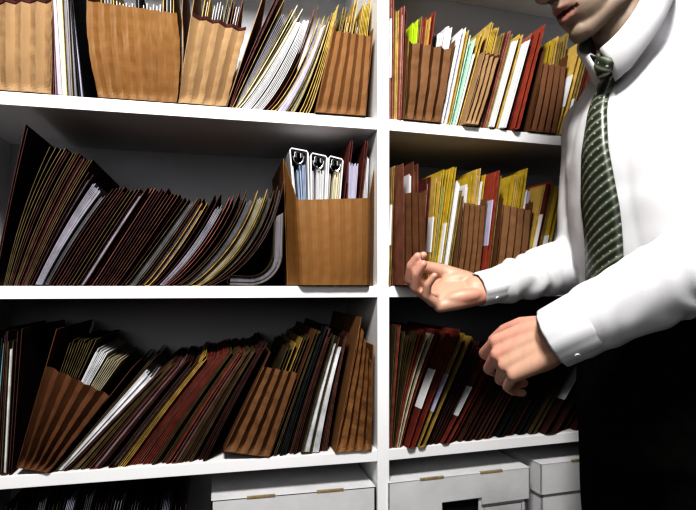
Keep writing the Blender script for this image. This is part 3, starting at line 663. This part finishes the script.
# head frame
AH = math.radians(15); PH = math.radians(31)
fh = -RV * math.cos(AH) - ZV * math.sin(AH); lh = RV * math.sin(AH) - ZV * math.cos(AH)
hx = fh * math.cos(PH) - UV_ * math.sin(PH); hz = fh * math.sin(PH) + UV_ * math.cos(PH); hy = lh
HS = 1.0
chin = Q(581, 35, .87)
H0 = chin - (hx * .080 + hz * -.104) * HS
def H(x, y, z): return H0 + (hx * x + hy * y + hz * z) * HS
HR = Matrix((hx, hy, hz)).transposed()
bm = bmesh.new()
def he(x, y, z, a, b, c): ell(bm, H(x, y, z), (a * HS, b * HS, c * HS), HR)
he(-.014, 0, .045, .098, .076, .086); he(.030, 0, .0, .062, .064, .09); he(.028, 0, -.055, .058, .055, .045); he(.040, 0, -.066, .052, .050, .044)
he(.018, 0, -.088, .056, .046, .030); he(.074, 0, -.098, .020, .022, .017); he(.076, 0, -.052, .022, .028, .026)
for s in (-1, 1):
    tube(bm, [H(-.012, s * .058, -.03), H(-.005, s * .057, -.062), H(.035, s * .044, -.088), H(.072, s * .012, -.1)], [.016, .016, .015, .015])
    he(.058, s * .040, -.008, .024, .022, .02); he(.080, s * .024, .034, .014, .026, .010); he(.078, s * .030, .013, .013, .014, .011)
    he(-.008, s * .077, .002, .017, .006, .031); he(-.014, s * .083, .012, .014, .006, .020); he(.0, s * .077, -.022, .009, .006, .010)
    tube(bm, [H(.100, s * .012, -.030), H(.106, s * .011, -.027)], [.0065, .0075])
    tube(bm, [H(.080, s * .026, -.060), H(.092, s * .014, -.0535), H(.0975, s * .004, -.0515)], [.0028, .0046, .0052])
    tube(bm, [H(.080, s * .025, -.0635), H(.091, s * .013, -.0715), H(.0945, 0, -.0725)], [.0026, .0048, .0060])
tube(bm, [H(.086, 0, .034), H(.096, 0, .012), H(.108, 0, -.010), H(.116, 0, -.024)], [.009, .0075, .009, .0105]); tube(bm, [H(.108, 0, -.032), H(.094, 0, -.040)], [.006, .006])
# neck and trunk
NB = K(.52, .36, .92)
KNOT = Q(607, 61, .868)
cd = (RV * .42 + UV_ * .89 + ZV * .12).normalized()      # from the knot up round to the nape
COL = KNOT + cd * .073 - RV * .010 + UV_ * .006
cnn = cd.cross(LF).normalized()
if cnn.dot(UV_) < 0: cnn = -cnn
tube(bm, [H(-.028, 0, -.02), (H(-.03, 0, -.06) + NB) / 2, NB, K(.53, .30, .93)], [.058, .057, .062, .08])
tube(bm, [H(.0, 0, -.06), COL - cnn * .02], [.045, .052])
tube(bm, [K(.53, .30, .93), K(.53, .12, .93), K(.54, -.10, .93)], [.08, .085, .085])
tube(bm, [K(.53, .30, .93), SHL, ELL, WRL], [.07, .045, .034, .024]); tube(bm, [K(.53, .30, .93), SHR, ELR, WRR], [.07, .045, .034, .024])
for s in (-1, 1): tube(bm, [K(.56, -.10, .93), K(.562, -.18, .93) + LF * s * .085, K(.568, -.56, .93) + LF * s * .10, K(.580, -.94, .93) + LF * s * .10], [.085, .070, .05, .036])
def hand(bm, w, a, n, side, sc, bends, spread, thumb):
    a = a.normalized(); n = (n - a * n.dot(a)).normalized(); s = (a.cross(n) if side == 'R' else n.cross(a)).normalized()
    P = lambda x, y, z: w + (a * x + s * y + n * z) * sc
    R3 = Matrix((a, s, n)).transposed()
    nails = []
    tube(bm, [w - a * .012 * sc, P(.01, .0, 0)], [.024 * sc, .026 * sc])
    ell(bm, w, (.03 * sc, .031 * sc, .021 * sc), R3)
    kn = [(.092, .031), (.096, .010), (.090, -.011), (.081, -.030)]           # index .. little finger knuckles
    for (kx, ky) in kn: tube(bm, [P(.006, ky * .62, 0), P(kx * .6, ky * .9, .001), P(kx, ky, 0)], [.0165 * sc, .0145 * sc, .0115 * sc])
    ell(bm, P(.052, 0, .004), (.048 * sc, .037 * sc, .0155 * sc), R3)
    ell(bm, P(.036, .024, .011), (.034 * sc, .016 * sc, .016 * sc), R3); ell(bm, P(.038, -.026, .009), (.036 * sc, .013 * sc, .014 * sc), R3)
    LN = [(.044, .026, .021), (.049, .030, .022), (.045, .028, .022), (.035, .021, .020)]; RD = [.0100, .0102, .0096, .0084]
    for i, ((kx, ky), ln) in enumerate(zip(kn, LN)):
        ang = 0; p = P(kx, ky, 0); pts = [p]; sp = spread[i]
        for L_, b in zip(ln, bends[i]):
            ang += math.radians(b); d = a * math.cos(ang) + n * math.sin(ang); d = (d + s * sp).normalized(); p = p + d * L_ * sc; pts.append(p)
        r = RD[i] * sc; tube(bm, pts, [r * 1.08, r * .97, r * .9, r * .74])
        up = (n * math.cos(ang) - a * math.sin(ang)); nails.append((pts[-1] - up * r * .5, r * .85))
    tp = [P(*q) for q in thumb]; tube(bm, tp, [.0165 * sc, .0135 * sc, .0115 * sc, .0090 * sc]); nails.append((tp[-1], 0))
    return nails
nl = hand(bm, WRR, -RV * 1 + ZV * .02 - UV_ * .17, UV_ * .80 - ZV * .55, 'R', 1.06,
          [(58, 46, 28), (54, 46, 26), (50, 50, 28), (50, 52, 30)], [-.10, -.02, .04, .10], [(.018, .026, .006), (.058, .044, .022), (.088, .046, .036), (.112, .038, .042)])
nl2 = hand(bm, WRL, -RV * .74 - UV_ * .42 + ZV * .44, ZV * .72 - UV_ * .52 - RV * .1, 'L', 1.02,
           [(40, 46, 26), (48, 48, 26), (54, 50, 26), (46, 44, 24)], [.08, .02, -.04, -.07], [(.018, .026, .006), (.052, .048, .018), (.082, .056, .028), (.108, .054, .036)])
bme = fuse(bm, .0026, 5, .5)
def skincol(co, no):
    q = co - H0; x, y, z = q.dot(hx) / HS, q.dot(hy) / HS, q.dot(hz) / HS
    base = Vector((.52, .345, .265))
    if q.length < .17 and z > -.14:
        base = Vector((.33, .245, .185))
        st = max(0, min(1, (-.022 - z) / .03)) * max(0, min(1, (x + .04) / .03)); base = base.lerp(Vector((.24, .195, .16)), st * .75)
        lip = 0
        if x > .074 and abs(y) < .030 and -.080 < z < -.046: lip = max(0, 1 - abs(z + .0625) / .0165) * max(0, 1 - abs(y) / .031); lip = min(1, lip * 2.2)
        base = base.lerp(Vector((.30, .14, .12)), lip)
        if x > .074 and abs(y) < .026 and abs(z + .0625) < .0028: base = Vector((.03, .012, .01))
        if abs(y) < .016 and .094 < x < .112 and -.041 < z < -.035: base = base * .35
    else:
        for W_ in (WRR, WRL):
            d = (co - W_).length
            if .075 < d < .24:
                k = min(1, (d - .075) / .08); base = base.lerp(Vector((.58, .31, .25)), k * .6)
    return tuple(base)
paint(bme, skincol)
body = meshobj('body', bme, skin, man)
# hair: the scalp of the head raised a little
def isHair(co):
    q = co - H0; x, y, z = q.dot(hx) / HS, q.dot(hy) / HS, q.dot(hz) / HS
    if q.length > .16: return False
    if x > .02: return z > .075 - (abs(y) > .05) * .02
    if x > -.022: return z > .03 or (abs(y) < .074 and z > -.012 and abs(y) > .05 and x < .012)
    return z > -.045 + (x + .022) * .1 and abs(y) < .081
hv = [isHair(v.co) for v in bme.vertices]
hf = [tuple(f.vertices) for f in bme.polygons if all(hv[i] for i in f.vertices)]
used = sorted({i for f in hf for i in f}); ix = {v: k for k, v in enumerate(used)}
hme = bpy.data.meshes.new('hair')
hme.from_pydata([bme.vertices[i].co + bme.vertices[i].normal * (.006 + .003 * noise.noise(bme.vertices[i].co * 90)) for i in used], [], [tuple(ix[i] for i in f) for f in hf]); hme.update()
ho = meshobj('hair', hme, mat('dark_hair', (.035, .025, .018), .6, .4, 300, .8, 500), man); s_ = ho.modifiers.new('s', 'SOLIDIFY'); s_.thickness = .007; s_.offset = -1
for s in (-1, 1):
    bm = bmesh.new(); ell(bm, H(.0805, s * .030, .0115), (.0118, .0125, .0085), HR); obj('eye', bm, mat('eye_white', (.7, .68, .66), .2, .02, 20), man, True)
    bm = bmesh.new(); ell(bm, H(.0915, s * .030, .0105), (.0016, .0045, .0042), HR, 16); obj('iris', bm, mat('iris_brown', (.05, .03, .02), .2, .1, 50), man, True)
    bm = bmesh.new(); tube(bm, [H(.088, s * .012, .040), H(.089, s * .026, .045), H(.078, s * .044, .040)], [.003, .0035, .002], 10); obj('eyebrow', bm, MATS['dark_hair'], man, True)

# shirt
shirtm = mat('white_shirt_cotton', (.62, .62, .635), .8, .02, 15, .12, 900)
bm = bmesh.new()
rings = [(CC(R, U, ZC), LF * a, FW * b, .92) for U, R, a, b in TC]
loft(bm, rings)
def swept(p, q, n_, r0, r1): return [p.lerp(q, i / n_) for i in range(n_ + 1)], [lerp(r0, r1, i / n_) for i in range(n_ + 1)]
tube(bm, [K(.54, .32, .90), SHL, SHL.lerp(ELL, .5) + RV * .01, ELL, ELL.lerp(WRL, .35), ELL.lerp(WRL, .78), WRL - (WRL - ELL).normalized() * .02], [.09, .080, .078, .066, .060, .052, .045], 28)
tube(bm, [K(.50, .31, .96), SHR, SHR.lerp(ELR, .5), ELR, ELR.lerp(WRR, .3) + UV_ * .004, ELR.lerp(WRR, .7), WRR - (WRR - ELR).normalized() * .02], [.08, .066, .060, .060, .054, .042, .034], 28)
tube(bm, [COL - cnn * .055, K(.52, .33, .92)], [.054, .085], 28)
tube(bm, [COL + cd * .035 - cnn * .035, K(.555, .395, .87), SHL], [.034, .070, .085], 28)
tube(bm, [COL + cd * .030 - cnn * .035, K(.53, .36, .97), SHR], [.034, .066, .064], 28)
sme = fuse(bm, .006, 10, .5)
axL = (WRL - ELL).normalized(); axR = (WRR - ELR).normalized()
def fold(co):
    """cloth folds: rings across the bent sleeves, long drapes on the trunk"""
    h = 0
    for E, Wp, ax, k in ((ELL, WRL, axL, 1.), (ELR, WRR, axR, .85)):
        q = co - E; t = q.dot(ax); d = (q - ax * t).length
        if -.10 < t < (Wp - E).length + .02 and d < .09:
            w_ = max(0, 1 - d / .10); ph = t * 150 + 2.6 * noise.noise(co * 14) * 3 + (q - ax * t).dot(UV_) * 40
            h += k * w_ * .0085 * math.sin(ph) * (.55 + noise.noise(co * 9 + Vector((3, 1, 0)))) * (1.0 if t < .18 else .5)
    n1 = noise.noise(Vector((co.x * 9, co.y * 9, co.z * 4))); n2 = noise.noise(co * 22 + Vector((9, 2, 4)))
    h += .009 * (abs(n1) - .2) + .0022 * n2
    d1 = (co - SHL).length; h += .006 * math.sin(60 * (co - SHL).dot((RV - UV_ * .8).normalized())) * max(0, 1 - abs(d1 - .13) / .12)
    return h
displace(sme, fold)
shirt = meshobj('shirt', sme, shirtm, man)
def cuff(Wp, ax, r, L0, L1, name='cuff'):
    bm = bmesh.new(); n = 36; e1 = ax.orthogonal().normalized(); e2 = ax.cross(e1); rows = []
    prof = [(L0, r * 1.02), (L0 + .004, r * 1.06), ((L0 + L1) / 2, r * 1.05), (L1 - .004, r * 1.03), (L1, r * 1.0), (L1 - .002, r * .94), (L0 + .01, r * .9)]
    for (l, rr) in prof:
        rows.append([bm.verts.new(Wp + ax * l + (e1 * math.cos(2 * PI * i / n) + e2 * math.sin(2 * PI * i / n)) * (rr + .0012 * math.sin(i * 1.9) + .002 * math.sin(4 * PI * i / n))) for i in range(n)])
    for a, b in zip(rows, rows[1:]):
        for i in range(n): bm.faces.new([a[i], a[(i + 1) % n], b[(i + 1) % n], b[i]])
    o = obj(name, bm, shirtm, man, True)
    # cuff button on the side seen
    d = (-ZV - UV_ * .75); d = (d - ax * d.dot(ax)).normalized(); bm = bmesh.new()
    c = Wp + ax * (L0 + (L1 - L0) * .62) + d * (r * 1.06 + .001)
    bmesh.ops.create_cone(bm, cap_ends=True, segments=16, radius1=.0042, radius2=.0036, depth=.002, matrix=Matrix.Translation(c) @ d.to_track_quat('Z', 'Y').to_matrix().to_4x4())
    b_ = obj('button', bm, mat('shirt_button', (.6, .6, .6), .3, .05, 30), o); b_.matrix_parent_inverse = Matrix.Identity(4); b_.parent = o
cuff(WRL, axL, .0455, -.052, .012); cuff(WRR, axR, .0335, -.050, .008)

# collar: a stand round the neck, folded over, with two pointed wings at the tie knot
def collar():
    bm = bmesh.new(); n = 48; rows = []
    for i in range(n + 1):
        t = lerp(-PI + .16, PI - .16, i / n)          # t = 0 at the nape, +-pi at the knot
        dv = cd * math.cos(t) + LF * math.sin(t)
        fr = max(0, -math.cos(t)) ** 3
        rx = .063 + .008 * abs(math.cos(t))
        c = COL + dv * rx
        dn = -cnn
        rows.append([bm.verts.new(c - dv * .004 - cnn * .018), bm.verts.new(c - dv * .001 + cnn * .012), bm.verts.new(c + dv * .003 + cnn * .013),
                     bm.verts.new(c + dv * .008 - cnn * .010 - UV_ * .010 * fr), bm.verts.new(c + dv * (.012 + .004 * fr) - cnn * (.030 + .004 * fr) + (FW * .010 - UV_ * .016) * fr)])
    for a, b in zip(rows[:-1], rows[1:]):
        for j in range(4): bm.faces.new([a[j], b[j], b[j + 1], a[j + 1]])
    o = obj('collar', bm, shirtm, man, True); s = o.modifiers.new('s', 'SOLIDIFY'); s.thickness = .0022; s.offset = 0
collar()
# tie
tm = bpy.data.materials.new('striped_tie_silk'); tm.use_nodes = True; N = tm.node_tree.nodes; L = tm.node_tree.links; b = N['Principled BSDF']; b.inputs['Roughness'].default_value = .38; b.inputs['Specular IOR Level'].default_value = .6
uvn = N.new('ShaderNodeTexCoord'); mp = N.new('ShaderNodeMapping'); mp.inputs['Rotation'].default_value = (0, 0, math.radians(38)); L.new(uvn.outputs['UV'], mp.inputs['Vector'])
wv = N.new('ShaderNodeTexWave'); wv.bands_direction = 'Y'; wv.inputs['Scale'].default_value = 5.2; wv.inputs['Distortion'].default_value = .3; L.new(mp.outputs['Vector'], wv.inputs['Vector'])
rp = N.new('ShaderNodeValToRGB'); cr = rp.color_ramp; cr.elements[0].position = 0; cr.elements[0].color = (.030, .034, .027, 1); cr.elements[1].position = 1; cr.elements[1].color = (.20, .22, .175, 1)
e = cr.elements.new(.55); e.color = (.050, .058, .045, 1); e = cr.elements.new(.86); e.color = (.10, .12, .08, 1); L.new(wv.outputs['Fac'], rp.inputs['Fac'])
vo = N.new('ShaderNodeTexVoronoi'); vo.inputs['Scale'].default_value = 17; vo.inputs['Randomness'].default_value = 0; L.new(mp.outputs['Vector'], vo.inputs['Vector'])
r2 = N.new('ShaderNodeValToRGB'); r2.color_ramp.elements[0].position = .07; r2.color_ramp.elements[0].color = (1, 1, 1, 1); r2.color_ramp.elements[1].position = .13; r2.color_ramp.elements[1].color = (0, 0, 0, 1); L.new(vo.outputs['Distance'], r2.inputs['Fac'])
mx = N.new('ShaderNodeMixRGB'); mx.inputs['Color2'].default_value = (.34, .36, .31, 1); L.new(r2.outputs['Color'], mx.inputs['Fac']); L.new(rp.outputs['Color'], mx.inputs['Color1']); L.new(mx.outputs['Color'], b.inputs['Base Color'])
def tie():
    bm = bmesh.new(); uvl = bm.loops.layers.uv.new('UVMap'); rows = []; n = 26
    Utop = .325; Ubot = -.02
    for i in range(n + 1):
        f = i / n; U = lerp(Utop, Ubot, f); _, R, a, b_ = tcentre(U)
        c = CC(R, U, ZC) + FW * (b_ + .011 + .004 * math.sin(f * 7)) + LF * (-.004 + .010 * math.sin(f * 2.2)) - RV * .016 * f
        w = lerp(.014, .040, min(1, f * 1.8))
        if i == 0: c = KNOT + UV_ * -.012 - FW * .002
        row = []
        for j in range(7):
            s = j / 6 * 2 - 1; row.append((bm.verts.new(c + LF * s * w - FW * (.010 * s * s + .0 )), (s * w * 4 + .5, f * 1.7)))
        rows.append(row)
    for a, b_ in zip(rows, rows[1:]):
        for j in range(6):
            q = [a[j], a[j + 1], b_[j + 1], b_[j]]; fc = bm.faces.new([x[0] for x in q])
            for lp, x in zip(fc.loops, q): lp[uvl].uv = x[1]
    me = bpy.data.meshes.new('tie_blade'); bm.to_mesh(me); bm.free()
    o = bpy.data.objects.new('tie', me); C.objects.link(o); o.parent = man; o.matrix_parent_inverse = Matrix.Translation(-Vector(man.location)); me.materials.append(tm)
    for p in me.polygons: p.use_smooth = True
    s = o.modifiers.new('s', 'SOLIDIFY'); s.thickness = .004
    bm = bmesh.new(); uvl = bm.loops.layers.uv.new('UVMap'); rows = []
    dn = (UV_ * -1 + FW * .25).normalized()
    for i, (l, w, d) in enumerate(((-.022, .021, .010), (-.012, .024, .017), (.006, .020, .017), (.018, .015, .012), (.024, .012, .006))):
        row = []
        for j in range(14):
            t = 2 * PI * j / 14; row.append((bm.verts.new(KNOT + dn * l + LF * math.cos(t) * w + FW * math.sin(t) * d), (.5 + math.cos(t) * w * 4, -l * 4)))
        rows.append(row)
    for a, b_ in zip(rows, rows[1:]):
        for j in range(14):
            q = [a[j], a[(j + 1) % 14], b_[(j + 1) % 14], b_[j]]; fc = bm.faces.new([x[0] for x in q])
            for lp, x in zip(fc.loops, q): lp[uvl].uv = x[1]
    bm.faces.new([x[0] for x in rows[0]]); bm.faces.new([x[0] for x in rows[-1]])
    obj('tie_knot', bm, tm, o, True).matrix_parent_inverse = Matrix.Identity(4)
tie()
# trousers, belt and shoes
trm = mat('black_trouser_wool', (.010, .010, .009), .9, .3, 60, .3, 300, spec=.1)
bm = bmesh.new()
loft(bm, [(CC(R, U, ZC), LF * a, FW * b_, .95) for U, R, a, b_ in ((-.025, .560, .178, .138), (-.08, .562, .180, .139), (-.12, .562, .182, .140), (-.20, .562, .186, .142), (-.27, .562, .182, .136), (-.31, .562, .16, .11))])
for s in (-1, 1):
    tube(bm, [CC(.562, -.24, ZC) + LF * s * .093, CC(.566, -.40, ZC) + LF * s * .096, CC(.570, -.62, ZC) + LF * s * .10, CC(.576, -.80, ZC) + LF * s * .10, CC(.580, -.955, ZC) + LF * s * .10], [.104, .100, .084, .076, .072], 28)
tme = fuse(bm, .008, 6)
displace(tme, lambda c: .006 * noise.noise(Vector((c.x * 12, c.y * 12, c.z * 3))))
meshobj('trousers', tme, trm, man)
for s in (-1, 1):
    bm = bmesh.new(); c = CC(.580, -1.05, ZC) + LF * s * .10
    R3 = Matrix((FW, LF, UV_)).transposed()
    tube(bm, [c + UV_ * .05 - FW * .03, c + UV_ * .045], [.04, .042]); ell(bm, c + FW * .06 + UV_ * .032, (.14, .047, .030), R3); ell(bm, c - FW * .035 + UV_ * .034, (.05, .038, .034), R3)
    box(bm, (-.01, -.01, 0), (.01, .01, .01)) if False else None
    sm_ = fuse(bm, .006, 4)
    for v in sm_.vertices: v.co.z = max(v.co.z, .001)
    meshobj('shoe', sm_, mat('black_shoe_leather', (.012, .012, .012), .3, .2, 30), man)

def PX(v):
    d = v - Vector((CX, CY, CZ)); Z = d.dot(ZV); return (round(348 + FPX * d.dot(RV) / Z), round(286 - FPX * d.z / Z), round(Z, 3))
if DBG:
    print('DBG head', PX(H0), 'nape', PX(H(-.09, 0, -.04)), 'NB', PX(NB), 'ear', PX(H(0, .077, 0)), 'nose', PX(H(.118, 0, -.024)), 'mouth', PX(H(.098, 0, -.062)), 'chin', PX(H(.08, 0, -.115)))
    for (U, R, a, b_) in TC: print('DBG ring', U, 'front', PX(CC(R, U, ZC) + FW * b_), 'left', PX(CC(R, U, ZC) + LF * a), 'right', PX(CC(R, U, ZC) - LF * a))


# ------------------------------------------------------------------ light
def area(name, loc, target, size, energy, col=(1, 1, 1)):
    l = bpy.data.lights.new(name, 'AREA'); l.energy = energy; l.size = size; l.color = col
    o = bpy.data.objects.new(name, l); C.objects.link(o); o.location = loc
    o.rotation_euler = (Vector(target) - Vector(loc)).to_track_quat('-Z', 'Y').to_euler(); return o
area('key_light', (-.45, -1.25, 2.40), (.0, 0, 1.1), .35, 35, (1, .98, .95))
area('fill_light', (-1.0, -2.1, 1.6), (.2, 0, 1.1), 1.0, 8)
w = bpy.data.worlds.new('world'); bpy.context.scene.world = w; w.use_nodes = True
w.node_tree.nodes['Background'].inputs[0].default_value = (.5, .52, .56, 1); w.node_tree.nodes['Background'].inputs[1].default_value = .05
vs = bpy.context.scene.view_settings; vs.view_transform = 'Standard'; vs.look = 'Very High Contrast'; vs.exposure = 0.1
